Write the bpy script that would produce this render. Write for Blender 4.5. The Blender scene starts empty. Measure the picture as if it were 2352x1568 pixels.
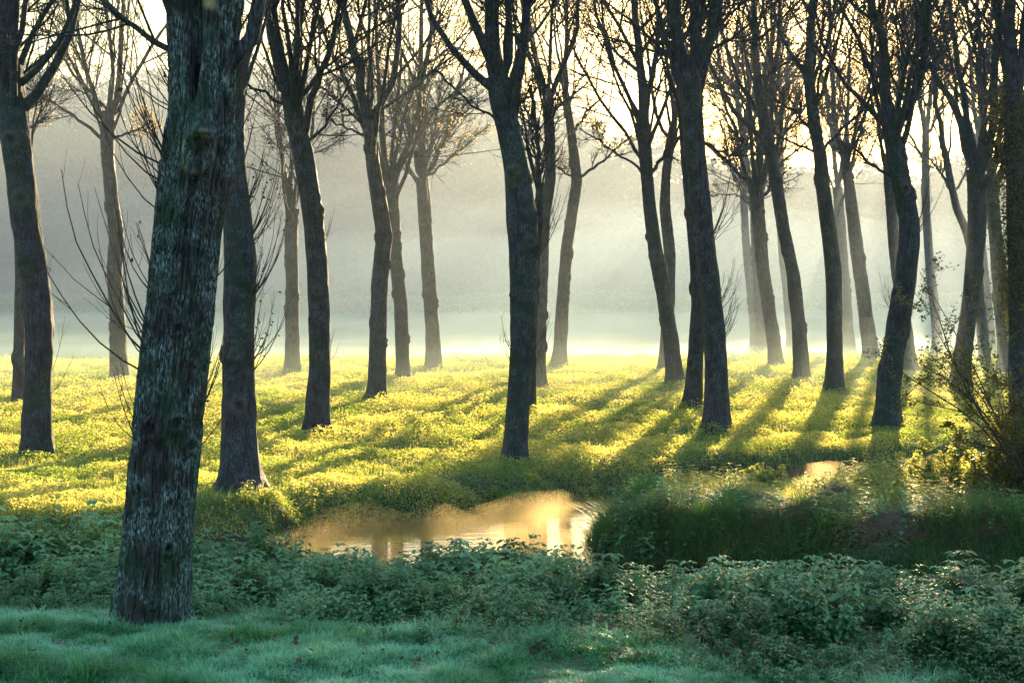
import bpy, math, random
import numpy as np
from mathutils import Vector

R = math.radians
scene = bpy.context.scene
COL = scene.collection
rng = np.random.default_rng(7)
random.seed(7)

# ------------------------------------------------------------------ camera
CAMZ, FPX, CX, CY, PITCH = 3.0, 3730.0, 1176.0, 784.0, -2.21
cam_d = bpy.data.cameras.new('camera'); cam = bpy.data.objects.new('camera', cam_d); COL.objects.link(cam)
cam.location = (0, 0, CAMZ); cam.rotation_euler = (R(90 + PITCH), 0, 0)
cam_d.sensor_width = 36; cam_d.lens = FPX / 2352 * 36
cam_d.clip_start = 0.1; cam_d.clip_end = 3000
scene.camera = cam

# ------------------------------------------------------------------ light
SUN_AZ, SUN_EL = 14.1, 10.6           # degrees right of the view direction, above the horizon
world = bpy.data.worlds.new('World'); scene.world = world; world.use_nodes = True
wn, wl = world.node_tree.nodes, world.node_tree.links
wn.clear()
sky = wn.new('ShaderNodeTexSky'); sky.sky_type = 'NISHITA'; sky.sun_disc = False
sky.sun_elevation = R(SUN_EL); sky.sun_rotation = R(SUN_AZ)
sky.air_density = 2.2; sky.dust_density = 2.3; sky.ozone_density = 5.0
bg = wn.new('ShaderNodeBackground'); bg.inputs['Strength'].default_value = 0.13
wo = wn.new('ShaderNodeOutputWorld')
wl.new(sky.outputs[0], bg.inputs[0]); wl.new(bg.outputs[0], wo.inputs[0])

sd = bpy.data.lights.new('sun', 'SUN'); sun = bpy.data.objects.new('sun', sd); COL.objects.link(sun)
sd.energy = 5.0; sd.angle = R(0.6); sd.color = (1.0, 0.77, 0.43)
SDIR = Vector((math.sin(R(SUN_AZ)) * math.cos(R(SUN_EL)), math.cos(R(SUN_AZ)) * math.cos(R(SUN_EL)), math.sin(R(SUN_EL))))
sun.rotation_euler = SDIR.to_track_quat('Z', 'Y').to_euler()
sun.location = (60, 150, 60)

scene.view_settings.view_transform = 'Standard'; scene.view_settings.look = 'None'
scene.view_settings.gamma = 1.0; scene.view_settings.exposure = 2.42
cy = scene.cycles
cy.use_denoising = True; cy.denoiser = 'OPENIMAGEDENOISE'; cy.denoising_prefilter = 'NONE'; cy.denoising_input_passes = 'RGB_ALBEDO_NORMAL'
cy.max_bounces = 6; cy.diffuse_bounces = 2; cy.glossy_bounces = 2; cy.transmission_bounces = 3
cy.volume_bounces = 1; cy.transparent_max_bounces = 8
cy.use_fast_gi = False
cy.sample_clamp_indirect = 6.0

# ------------------------------------------------------------------ helpers
cp, sp = math.cos(R(PITCH)), math.sin(R(PITCH))
def pdir(x, y):
    a, b = (x - CX) / FPX, (CY - y) / FPX
    d = np.array([a, cp - b * sp, sp + b * cp])
    return d / d[1]                        # scaled so that the world y component is 1
def pix(x, y, Y):
    return np.array([0, 0, CAMZ]) + pdir(x, y) * Y

def _h(ix, iy, iz, s):
    n = (ix * 374761393 + iy * 668265263 + iz * 2147483647 + s * 974634777) & 0xffffffff
    n = ((n ^ (n >> 13)) * 1274126177) & 0xffffffff
    n = (n ^ (n >> 16)) & 0xffffffff
    return n / 4294967295.0
def noise(p, s=0):
    """value noise, p (...,2|3), about -1..1"""
    p = np.asarray(p, float)
    if p.shape[-1] == 2: p = np.concatenate([p, np.zeros(p.shape[:-1] + (1,))], -1)
    i = np.floor(p).astype(np.int64); f = p - i; f = f * f * (3 - 2 * f)
    r = 0
    for dx in (0, 1):
        for dy in (0, 1):
            for dz in (0, 1):
                w = (f[..., 0] if dx else 1 - f[..., 0]) * (f[..., 1] if dy else 1 - f[..., 1]) * (f[..., 2] if dz else 1 - f[..., 2])
                r = r + w * _h(i[..., 0] + dx, i[..., 1] + dy, i[..., 2] + dz, s)
    return r * 2 - 1
def fbm(p, o=4, s=0):
    p = np.asarray(p, float); r = 0; a = 1; t = 0
    for k in range(o):
        r = r + a * noise(p * 2 ** k + 13.7 * k, s + k); t += a; a *= .5
    return r / t
def sstep(a, b, x):
    t = np.clip((x - a) / (b - a), 0, 1); return t * t * (3 - 2 * t)

def mesh_obj(name, verts, faces, mat, parent=None, smooth=True, attrs=None, loc=None):
    """verts (N,3), faces: list of index arrays (M,3) or (M,4); one mesh object"""
    verts = np.asarray(verts, np.float32).reshape(-1, 3)
    if loc is not None: verts = verts - np.asarray(loc, np.float32)
    if not isinstance(faces, list): faces = [faces]
    faces = [np.asarray(f, np.int32) for f in faces if len(f)]
    me = bpy.data.meshes.new(name)
    me.vertices.add(len(verts)); me.vertices.foreach_set('co', verts.ravel())
    loops = np.concatenate([f.ravel() for f in faces])
    tot = np.concatenate([np.full(len(f), f.shape[1], np.int32) for f in faces])
    start = np.concatenate([[0], np.cumsum(tot)[:-1]]).astype(np.int32)
    me.loops.add(len(loops)); me.loops.foreach_set('vertex_index', loops)
    me.polygons.add(len(tot)); me.polygons.foreach_set('loop_start', start)
    if smooth: me.polygons.foreach_set('use_smooth', np.ones(len(tot), bool))
    for k, v in (attrs or {}).items():
        a = me.attributes.new(k, 'FLOAT', 'POINT'); a.data.foreach_set('value', np.asarray(v, np.float32))
    me.update(calc_edges=True); me.validate()
    me.materials.append(mat)
    o = bpy.data.objects.new(name, me); COL.objects.link(o)
    if parent is not None: o.parent = parent
    return o
def tag(o, label=None, cat=None, group=None, kind=None):
    if label: o['label'] = label
    if cat: o['category'] = cat
    if group: o['group'] = group
    if kind: o['kind'] = kind
    return o
def empty(name, loc):
    o = bpy.data.objects.new(name, None); COL.objects.link(o); o.location = loc; o.empty_display_size = .3
    return o

def tubes(P, Rad, S=5):
    """P (N,K,3) polylines, Rad (N,K) radii -> verts, quads"""
    N, K, _ = P.shape
    T = np.gradient(P, axis=1); T /= np.linalg.norm(T, axis=2, keepdims=True) + 1e-9
    ref = np.zeros((N, 1, 3)); m = np.abs(T.mean(1)[:, 2]) > .8
    ref[m, 0, 0] = 1; ref[~m, 0, 2] = 1
    A = np.cross(T, ref); A /= np.linalg.norm(A, axis=2, keepdims=True) + 1e-9
    B = np.cross(T, A)
    th = np.arange(S) * 2 * math.pi / S
    V = P[:, :, None] + Rad[:, :, None, None] * (np.cos(th)[None, None, :, None] * A[:, :, None] + np.sin(th)[None, None, :, None] * B[:, :, None])
    n = np.arange(N)[:, None, None] * K * S; k = np.arange(K - 1)[None, :, None] * S
    s = np.arange(S)[None, None, :]; s2 = (s + 1) % S
    q = np.stack([n + k + s, n + k + s2, n + k + S + s2, n + k + S + s], -1).reshape(-1, 4)
    return V.reshape(-1, 3), q
class Bag:
    def __init__(s): s.v = []; s.f = {3: [], 4: []}; s.n = 0; s.a = []
    def add(s, v, *fs, a=0.0):
        v = np.asarray(v).reshape(-1, 3)
        for f in fs: s.f[f.shape[1]].append(f + s.n)
        s.v.append(v); s.n += len(v)
        s.a.append(np.broadcast_to(np.asarray(a, float), (len(v),)))
    def build(s, name, mat, parent=None, smooth=True, loc=None, attr='tint'):
        fs = [np.concatenate(x) for x in s.f.values() if x]
        return mesh_obj(name, np.concatenate(s.v), fs, mat, parent, smooth, {attr: np.concatenate(s.a)}, loc)

# ------------------------------------------------------------------ materials
def mat_new(name):
    m = bpy.data.materials.new(name); m.use_nodes = True
    nt = m.node_tree; nt.nodes.clear()
    return m, nt.nodes, nt.links
def mixc(N, L, fac, a, b, bt='MIX'):
    n = N.new('ShaderNodeMix'); n.data_type = 'RGBA'; n.blend_type = bt
    for sock, v in ((n.inputs[0], fac), (n.inputs[6], a), (n.inputs[7], b)):
        if hasattr(v, 'is_linked'): L.new(v, sock)
        elif isinstance(v, tuple): sock.default_value = (*v[:3], 1)
        else: sock.default_value = v
    return n.outputs[2]
def ramp(N, L, x, a, b, va=0., vb=1.):
    n = N.new('ShaderNodeMapRange'); L.new(x, n.inputs[0])
    n.inputs[1].default_value = a; n.inputs[2].default_value = b; n.inputs[3].default_value = va; n.inputs[4].default_value = vb
    return n.outputs[0]
def tex(N, L, kind, scale, coord, det=3., **kw):
    n = N.new('ShaderNodeTex' + kind); n.inputs['Scale'].default_value = scale
    if 'Detail' in n.inputs: n.inputs['Detail'].default_value = det
    for k, v in kw.items(): n.inputs[k].default_value = v
    L.new(coord, n.inputs['Vector'])
    return n.outputs[0]
def coords(N, L, s=(1, 1, 1)):
    g = N.new('ShaderNodeNewGeometry')
    m = N.new('ShaderNodeMapping'); m.inputs['Scale'].default_value = s
    L.new(g.outputs['Position'], m.inputs['Vector'])
    return m.outputs[0]
def attr(N, name='tint'):
    a = N.new('ShaderNodeAttribute'); a.attribute_name = name
    return a.outputs['Fac']

def bark_mat(name, base, dark, green, lichen, lamt=.5, scale=1.0, bump=.6):
    m, N, L = mat_new(name)
    c = coords(N, L); cv = coords(N, L, (1, 1, .16))
    fur = tex(N, L, 'Noise', 34 * scale, cv, 4)
    furm = ramp(N, L, fur, .38, .62)
    vo = tex(N, L, 'Voronoi', 26 * scale, cv)
    big = tex(N, L, 'Noise', 1.3, c, 4)
    med = tex(N, L, 'Noise', 5., c, 5)
    col = mixc(N, L, furm, dark, base)
    big = tex(N, L, 'Noise', 2.6, coords(N, L, (1, 1, .38)), 3)
    col = mixc(N, L, ramp(N, L, big, .46, .56, 0, .85), col, green)
    li = N.new('ShaderNodeMath'); li.operation = 'MULTIPLY'
    L.new(ramp(N, L, tex(N, L, 'Noise', 85 * scale, coords(N, L, (1, 1, .26)), 5), .49, .58), li.inputs[0])
    L.new(ramp(N, L, med, .40, .60, 0, lamt), li.inputs[1])
    col = mixc(N, L, li.outputs[0], col, lichen)
    wood = attr(N, 'wood')
    col = mixc(N, L, wood, col, (.32, .27, .16))
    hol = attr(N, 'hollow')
    col = mixc(N, L, hol, col, (.008, .006, .014))  # shade of hollows, seams and knot centres painted near black
    b = N.new('ShaderNodeBsdfPrincipled'); L.new(col, b.inputs['Base Color'])
    b.inputs['Roughness'].default_value = .72; b.inputs['Specular IOR Level'].default_value = .35
    hm = N.new('ShaderNodeMath'); hm.operation = 'ADD'; L.new(fur, hm.inputs[0]); L.new(vo, hm.inputs[1])
    bp = N.new('ShaderNodeBump'); bp.inputs['Strength'].default_value = bump; bp.inputs['Distance'].default_value = .04
    L.new(hm.outputs[0], bp.inputs['Height']); L.new(bp.outputs[0], b.inputs['Normal'])
    o = N.new('ShaderNodeOutputMaterial'); L.new(b.outputs[0], o.inputs[0])
    return m
def leaf_mat(name, c1, c2, tr1, tr2, trans=.5, rough=.5, spec=.3, frost=None, famt=0., fscale=30):
    """thin leaf: reflecting and transmitting sides; 'tint' picks between two colours"""
    m, N, L = mat_new(name)
    t = attr(N)
    c = coords(N, L)
    col = mixc(N, L, t, c1, c2); tr = mixc(N, L, t, tr1, tr2)
    if frost:
        f = ramp(N, L, tex(N, L, 'Noise', fscale, c, 4), .42, .62, 0, famt)
        col = mixc(N, L, f, col, frost)
    b = N.new('ShaderNodeBsdfPrincipled'); L.new(col, b.inputs['Base Color'])
    b.inputs['Roughness'].default_value = rough; b.inputs['Specular IOR Level'].default_value = spec
    tl = N.new('ShaderNodeBsdfTranslucent'); L.new(tr, tl.inputs['Color'])
    mx = N.new('ShaderNodeMixShader'); mx.inputs[0].default_value = trans
    L.new(b.outputs[0], mx.inputs[1]); L.new(tl.outputs[0], mx.inputs[2])
    o = N.new('ShaderNodeOutputMaterial'); L.new(mx.outputs[0], o.inputs[0])
    return m
def plain_mat(name, c, rough=.8):
    m, N, L = mat_new(name)
    b = N.new('ShaderNodeBsdfPrincipled')
    n = tex(N, L, 'Noise', 9, coords(N, L), 3)
    L.new(mixc(N, L, n, tuple(k * .65 for k in c), tuple(k * 1.35 for k in c)), b.inputs['Base Color'])
    b.inputs['Roughness'].default_value = rough
    o = N.new('ShaderNodeOutputMaterial'); L.new(b.outputs[0], o.inputs[0])
    return m

M_BARK_NEAR = bark_mat('bark_near', (.055, .058, .062), (.008, .008, .012), (.022, .060, .035), (.24, .36, .42), .85, 1.0, .9)
M_BARK = bark_mat('bark', (.032, .035, .052), (.005, .005, .010), (.010, .026, .015), (.12, .15, .20), .5, .8, .8)
M_TWIG = plain_mat('twig_bark', (.040, .030, .022))
M_LEAF_GOLD = leaf_mat('late_leaves', (.22, .13, .03), (.25, .17, .05), (.6, .35, .06), (.7, .5, .12), .6)
M_COVER = leaf_mat('meadow_leaves', (.030, .125, .070), (.09, .17, .08), (.34, .42, .05), (1.0, .84, .18), .62, .5, .25, (.42, .48, .36), .35, 14)
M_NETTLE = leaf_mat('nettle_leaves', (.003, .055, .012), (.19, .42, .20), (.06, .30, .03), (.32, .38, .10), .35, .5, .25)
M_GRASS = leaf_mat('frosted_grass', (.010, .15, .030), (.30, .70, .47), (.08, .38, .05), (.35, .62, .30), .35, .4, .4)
M_BANKGRASS = leaf_mat('bank_grass', (.035, .17, .040), (.13, .11, .05), (.14, .32, .04), (.32, .25, .08), .4, .5, .3, (.3, .38, .3), .2, 14)
M_STRAW = leaf_mat('dead_grass', (.17, .12, .10), (.30, .22, .17), (.25, .18, .10), (.35, .25, .14), .25)
M_DEADLEAF = leaf_mat('dead_leaves', (.045, .030, .022), (.14, .09, .05), (.10, .05, .02), (.2, .12, .05), .2)
M_THICKET = leaf_mat('thicket_leaves', (.022, .040, .014), (.05, .055, .018), (.12, .17, .02), (.30, .24, .03), .4, .45, .35)
M_WOOD = leaf_mat('far_wood_foliage', (.018, .027, .026), (.034, .038, .034), (.03, .05, .03), (.05, .06, .03), .08, .8, .1)

# ------------------------------------------------------------------ terrain
CHANNEL = np.array([(-60, 18.0), (-14, 18.2), (-6, 18.2), (-3, 18.3), (0, 18.3), (3, 17.9), (6, 17.4), (14, 16.6), (60, 15.5),
    (60, 18.2), (14, 18.6), (6, 19.5), (3.4, 20.5), (2.4, 21.0), (1.35, 21.3), (1.05, 22.4), (1.25, 24.6), (1.9, 26.6), (4, 28.0), (8, 29.2), (14, 30.0), (60, 33),
    (60, 36), (14, 32.2), (8, 31.4), (4.2, 30.2), (2.2, 28.4), (1.2, 27.1), (.2, 26.3), (-1.05, 25.1), (-1.85, 24.8), (-3.1, 23.2), (-4, 22.0), (-6, 21.1), (-14, 20.7), (-60, 20.5)], float)
WATER_Z = -0.75
def poly_dist(P):
    """signed distance to the channel outline, negative inside"""
    P = np.asarray(P, float); sh = P.shape[:-1]; Q = P.reshape(-1, 2)
    d = np.full(len(Q), 1e9); ins = np.zeros(len(Q), bool)
    n = len(CHANNEL)
    for i in range(n):
        a, b = CHANNEL[i], CHANNEL[(i + 1) % n]
        ab = b - a
        t = np.clip(((Q - a) @ ab) / (ab @ ab), 0, 1)
        d = np.minimum(d, np.hypot(*(Q - a - t[:, None] * ab).T))
        c = ((a[1] > Q[:, 1]) != (b[1] > Q[:, 1]))
        with np.errstate(divide='ignore', invalid='ignore'):
            xi = (b[0] - a[0]) * (Q[:, 1] - a[1]) / (b[1] - a[1] + 1e-12) + a[0]
        ins ^= c & (Q[:, 0] < xi)
    return np.where(ins, -d, d).reshape(sh)
def land(x, y):
    x = np.asarray(x, float); y = np.asarray(y, float)
    near = .36 - .125 * np.maximum(0, y - 12) - .040 * np.clip(x, -1, 8) * np.clip((y - 12) / 5, 0, 1) + .03 * np.maximum(0, 10 - y)
    Y = [20, 24, 27, 30, 34, 40, 46, 51, 56, 62, 75, 92, 104, 112, 125, 140, 400]
    Z = [-.12, -.22, -.36, -.38, -.26, -.06, .10, .20, .10, -.15, -.30, -.2, .55, 1.05, 1.25, 1.35, 1.4]
    far = np.interp(y, Y, Z) + .012 * np.clip(x - 6, 0, 25) * sstep(46, 62, y) - .10 * sstep(2, 5, x) * (1 - sstep(27, 30, y))
    far = far - .06 * sstep(0, -6, x) * (1 - sstep(30, 40, y)) * 0
    k = sstep(17.5, 20.5, y)
    return near * (1 - k) + far * k
def ground(x, y, fine=True):
    x = np.asarray(x, float); y = np.asarray(y, float)
    p = np.stack([x, y], -1)
    z = land(x, y)
    amp = .05 + .05 * sstep(20, 40, y)
    z = z + amp * fbm(p * .55, 3, 5) + .035 * fbm(p * 2.1, 2, 9)
    d = poly_dist(p)
    wob = .16 * noise(p * 1.3, 3) + .08 * noise(p * 4., 4)
    return -1.25 + (z + 1.25) * sstep(-.35, .75 + .9 * sstep(23.5, 25, y) * (1 - sstep(1.5, 3, x)), d + wob)
def pick(px, py, lo=9., hi=200.):
    """distance at which the view ray through a picture point meets the ground"""
    Y = np.linspace(lo, hi, 6000)
    d = pdir(px, py)
    g = ground(d[0] * Y, Y); z = CAMZ + d[2] * Y
    k = np.argmax(z < g)
    return Y[k] if (z < g).any() else hi

def axis(segs):
    out = []
    for a, b, s in segs: out.append(np.arange(a, b, s))
    out.append([segs[-1][1]])
    return np.concatenate(out)
gx = axis([(-900, -150, 50), (-150, -45, 5), (-45, -14, .5), (-14, 14, .11), (14, 45, .5), (45, 150, 5), (150, 900, 50)])
gy = axis([(-60, -6, 4), (-6, 8, .5), (8, 34, .11), (34, 64, .25), (64, 150, 1.5), (150, 1500, 50)])
GX, GY = np.meshgrid(gx, gy)
GZ = ground(GX, GY)
nx, ny = len(gx), len(gy)
idx = np.arange(nx * ny).reshape(ny, nx)
gf = np.stack([idx[:-1, :-1], idx[:-1, 1:], idx[1:, 1:], idx[1:, :-1]], -1).reshape(-1, 4)
m, N, L = mat_new('soil_and_turf')
c = coords(N, L)
n1 = tex(N, L, 'Noise', .35, c, 5); n2 = tex(N, L, 'Noise', 6, c, 6); n3 = tex(N, L, 'Noise', 45, coords(N, L, (1, 1, 1)), 4)
col = mixc(N, L, ramp(N, L, n2, .35, .65), (.030, .045, .016), (.060, .085, .028))
col = mixc(N, L, ramp(N, L, n3, .3, .7, 0, .5), col, (.10, .12, .05))
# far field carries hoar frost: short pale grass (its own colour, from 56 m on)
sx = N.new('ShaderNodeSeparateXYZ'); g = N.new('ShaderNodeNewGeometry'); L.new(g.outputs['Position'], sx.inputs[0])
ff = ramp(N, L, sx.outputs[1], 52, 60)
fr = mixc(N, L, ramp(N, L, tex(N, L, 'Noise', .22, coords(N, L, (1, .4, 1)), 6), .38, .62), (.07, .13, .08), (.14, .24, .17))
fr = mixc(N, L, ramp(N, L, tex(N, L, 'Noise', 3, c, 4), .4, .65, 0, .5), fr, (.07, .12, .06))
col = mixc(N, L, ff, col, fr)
# bare mud below the bank edge
mud = ramp(N, L, sx.outputs[2], -.42, -.62)
col = mixc(N, L, mud, col, (.022, .017, .012))
b = N.new('ShaderNodeBsdfPrincipled'); L.new(col, b.inputs['Base Color']); b.inputs['Roughness'].default_value = .9
bp = N.new('ShaderNodeBump'); bp.inputs['Strength'].default_value = .7; bp.inputs['Distance'].default_value = .08
L.new(n2, bp.inputs['Height']); L.new(bp.outputs[0], b.inputs['Normal'])
o = N.new('ShaderNodeOutputMaterial'); L.new(b.outputs[0], o.inputs[0])
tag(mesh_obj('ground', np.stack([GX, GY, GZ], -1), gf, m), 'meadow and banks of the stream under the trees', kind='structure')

m, N, L = mat_new('stream_water')
b = N.new('ShaderNodeBsdfPrincipled'); b.inputs['Base Color'].default_value = (.018, .016, .010, 1)
b.inputs['Roughness'].default_value = .03; b.inputs['IOR'].default_value = 1.33; b.inputs['Specular IOR Level'].default_value = 1.0
w1 = tex(N, L, 'Noise', 1.0, coords(N, L, (2.0, 9, 1)), 2)
bp = N.new('ShaderNodeBump'); bp.inputs['Strength'].default_value = .05; bp.inputs['Distance'].default_value = .05
L.new(w1, bp.inputs['Height']); L.new(bp.outputs[0], b.inputs['Normal'])
o = N.new('ShaderNodeOutputMaterial'); L.new(b.outputs[0], o.inputs[0])
wv = np.array([(-59, 16, WATER_Z), (59, 16, WATER_Z), (59, 36, WATER_Z), (-59, 36, WATER_Z)], float)
tag(mesh_obj('water', wv, np.array([[0, 1, 2, 3]]), m, smooth=False), kind='structure')

# ------------------------------------------------------------------ trees
def resample(P, n):
    P = np.asarray(P, float)
    d = np.concatenate([[0], np.cumsum(np.linalg.norm(np.diff(P[:, :3], axis=0), axis=1))])
    t = np.linspace(0, d[-1], n)
    # Catmull-like smoothing by interpolating a finely smoothed polyline
    tt = np.linspace(0, d[-1], 400)
    Q = np.stack([np.interp(tt, d, P[:, k]) for k in range(P.shape[1])], -1)
    k = 13; pad = np.concatenate([np.repeat(Q[:1], k, 0) - (Q[1:k + 1] - Q[:1])[::-1], Q, np.repeat(Q[-1:], k, 0) + (Q[-1:] - Q[-k - 1:-1])[::-1]])
    ker = np.hanning(2 * k + 1); ker /= ker.sum()
    S = np.stack([np.convolve(pad[:, j], ker, 'valid') for j in range(Q.shape[1])], -1)
    return np.stack([np.interp(t, tt, S[:, k]) for k in range(P.shape[1])], -1)

def children(P, Rd, M, K, t0, ang, ln, rr, up=.35, jit=.12, rs=None, rmin=.003, tdist=1.0):
    """M side shoots on each polyline of a batch, curving upward"""
    rs = rs or rng
    N_, KP, _ = P.shape
    n = N_ * M
    t = t0 + (1 - t0) * rs.random(n) ** tdist
    i = np.repeat(np.arange(N_), M)
    f = t * (KP - 1); k = np.minimum(f.astype(int), KP - 2); w = (f - k)[:, None]
    A = P[i, k]; B = P[i, k + 1]
    o = A * (1 - w) + B * w
    T = B - A; T /= np.linalg.norm(T, axis=1, keepdims=True) + 1e-9
    pr = Rd[i, k] * (1 - w[:, 0]) + Rd[i, k + 1] * w[:, 0]
    plen = np.linalg.norm(np.diff(P, axis=1), axis=2).sum(1)[i]
    r = rs.normal(size=(n, 3)); r -= (r * T).sum(1, keepdims=True) * T; r /= np.linalg.norm(r, axis=1, keepdims=True)
    a = np.radians(ang[0] + (ang[1] - ang[0]) * rs.random(n))[:, None]
    d = T * np.cos(a) + r * np.sin(a)
    Ln = (ln[0] + (ln[1] - ln[0]) * rs.random(n)) * plen * (1.15 - .75 * t)
    out = np.zeros((n, K, 3)); out[:, 0] = o
    step = (Ln / (K - 1))[:, None]
    for q in range(1, K):
        d = d + np.array([0, 0, up / (K - 1)]) + rs.normal(size=(n, 3)) * jit
        d /= np.linalg.norm(d, axis=1, keepdims=True)
        out[:, q] = out[:, q - 1] + d * step
    r0 = np.maximum(np.minimum(pr * rr, .9 * pr), rmin)
    rad = r0[:, None] * np.linspace(1, .45, K)[None]
    return out, np.maximum(rad, rmin * .7)

def trunk_mesh(C, Rr, S, lump=.10, flare=.35, seed=0, near=False):
    """C (K,3) axis, Rr (K,) radii -> verts (K,S), with lumps, ridges and root flare"""
    K = len(C)
    th = np.linspace(0, 2 * math.pi, S, endpoint=False)
    h = C[:, 2] - C[:, 2].min() - .25
    ca, sa = np.cos(th), np.sin(th)
    X = np.stack([np.broadcast_to(ca * 1.3, (K, S)), np.broadcast_to(sa * 1.3, (K, S)), np.broadcast_to((h * 1.1)[:, None], (K, S))], -1)
    rad = Rr[:, None] * (1 + lump * fbm(X + seed * 7.3, 3, seed) + lump * .6 * fbm(X * np.array([2.5, 2.5, 2.2]) + seed, 2, seed + 3))
    fl = np.exp(-np.maximum(h, 0) / .27)[:, None]
    lob = .5 + .5 * np.cos(th * 5 + seed + .6 * np.sin(th * 2 + seed))
    rad = rad * (1 + flare * fl * (.35 + .9 * lob[None] ** 2))
    at = {'wood': np.zeros((K, S)), 'hollow': np.zeros((K, S))}
    V = C[:, None] + rad[..., None] * np.stack([ca, sa, np.zeros(S)], -1)[None]
    return V, th, h, rad, at

TREES = []   # (trunk trace, limbs, kind) in picture points (x, y, width), foot first
def T(trunk, limbs, **kw): TREES.append((trunk, limbs, kw))
T([(88,1058,76),(86,1000,66),(86,900,62),(92,750,62),(78,620,64),(58,500,66),(46,400,66),(32,300,70),(26,220,62),(22,150,52)],
  [[(22,150,46),(14,60,42),(10,0,40)],[(58,258,26),(110,175,22),(150,115,20),(185,0,18)],[(42,195,18),(90,150,16),(130,100,14),(172,30,12),(182,0,11)],[(34,150,14),(38,70,14),(40,0,13)]],
  label='dark thick forked tree at the left edge of the meadow, foot flaring in yellow leaves', stain=1)
T([(42,930,30),(44,800,24),(46,640,22),(42,500,20),(34,380,20)], [[(34,380,14),(20,250,11),(10,120,8)],[(34,385,10),(60,290,8),(80,200,6)]],
  label='hazy thin tree almost hidden behind the thick forked tree at the left edge')
T([(278,882,46),(273,820,40),(270,740,36),(263,630,34),(268,550,34),(257,460,30),(248,360,28),(246,300,30),(250,255,26)],
  [[(237,285,14),(215,215,12),(195,165,10),(185,100,9),(175,40,8)],[(262,265,18),(275,200,13),(278,130,12),(285,0,10)],[(268,262,10),(300,190,9),(340,120,8),(380,60,6)],
   [(234,318,9),(175,270,7),(100,225,5),(60,200,4)],[(260,317,6),(310,300,5),(350,280,3)],[(216,215,8),(175,180,7),(145,135,6),(100,60,4)],[(258,230,10),(255,100,9),(245,30,8)]],
  label='slender tree with spreading crown just left of the huge foreground trunk, foot in haze', gold=60)
T([(345,1432,176),(352,1360,164),(362,1250,156),(372,1100,152),(388,950,150),(402,800,152),(420,650,150),(430,540,150),(438,470,152),(450,390,165),(460,330,158),(464,270,146),(463,200,140),(466,100,150),(472,0,168),(476,-60,160)],
  [[(532,190,36),(560,120,38),(590,50,36),(604,0,34)],[(388,118,15),(350,85,14),(300,60,12),(270,35,11),(240,0,10)],[(490,-60,90),(520,-260,70)],[(440,-60,80),(410,-240,60)]],
  label='huge leaning foreground trunk with furrowed lichen bark, callused wound and dark hollow', big=True)
T([(550,1132,112),(550,1080,92),(550,1000,80),(548,850,72),(550,700,72),(552,600,74),(546,500,62),(540,400,52),(538,300,46),(542,220,42)],
  [[(548,225,30),(570,130,26),(600,20,22),(606,0,20)],[(538,220,24),(520,120,22),(505,0,18)]],
  label='dark tree close behind the huge foreground trunk, its roots spread on the bank edge')
T([(724,1002,68),(728,960,56),(736,850,50),(733,700,49),(728,600,47),(724,540,46),(712,450,47),(696,350,47),(678,280,45),(668,220,45)],
  [[(655,222,36),(642,150,36),(630,80,34),(618,0,32)],[(682,222,24),(684,120,20),(682,0,18)],[(690,232,12),(720,190,10),(750,140,9),(782,60,8)],[(650,240,9),(620,220,7),(565,195,6),(530,170,4)],
   [(706,330,8),(745,290,7),(790,215,5),(820,150,4)],[(648,215,8),(620,150,7),(600,90,6)]],
  label='curving dark tree with an oval branch scar halfway up its trunk')
T([(672,862,38),(671,800,32),(671,650,30),(668,540,30),(672,480,28)], [[(676,480,14),(700,380,11),(720,280,8)],[(668,482,14),(650,380,10),(640,260,8)],[(672,470,12),(674,330,10),(676,200,8)]],
  label='pale hazy tree behind the curving tree with the oval scar')
T([(862,926,50),(866,880,42),(868,800,38),(872,650,38),(882,545,37),(872,470,36),(857,380,31),(850,310,30),(846,275,32)],
  [[(836,260,24),(830,200,22),(814,125,20),(794,40,17),(785,0,16)],[(858,268,18),(879,240,16),(904,175,15),(919,100,14),(914,0,13)],[(885,245,7),(954,200,6),(1010,150,5),(1060,110,4)],
   [(838,288,7),(784,240,6),(740,200,4)],[(840,312,6),(784,290,5),(740,265,4)],[(850,268,10),(858,195,9),(845,110,8),(850,0,7)]],
  label='dark forked tree right of the scarred one, with two hazy slim trees just behind it')
T([(928,876,36),(925,830,31),(920,700,30),(906,560,30),(901,450,29),(900,420,30)],
  [[(893,415,13),(885,350,12),(878,280,10),(872,200,9),(868,100,8)],[(908,410,16),(911,395,15),(939,325,15),(959,270,14),(974,175,12),(990,90,10)],[(898,400,9),(905,300,8),(915,200,7)]],
  label='brownish slim tree between the dark forked tree and the palest tree beside it', gold=40)
T([(998,850,38),(996,800,34),(990,700,32),(979,560,30),(973,450,30),(970,410,30)],
  [[(968,400,16),(966,350,15),(969,250,13),(966,100,11),(970,0,9)],[(981,400,10),(1004,360,9),(1029,300,8),(1044,225,6),(1070,140,5)],[(982,405,6),(1024,370,5),(1064,340,4),(1124,285,3)],
   [(960,395,9),(949,325,8),(919,250,7),(900,180,5)],[(958,410,5),(925,385,4),(880,370,3)],[(972,380,7),(1000,300,6),(1010,200,5)]],
  label='pale hazy tree with a wide fan of branches, standing alone left of the middle', gold=80)
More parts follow.
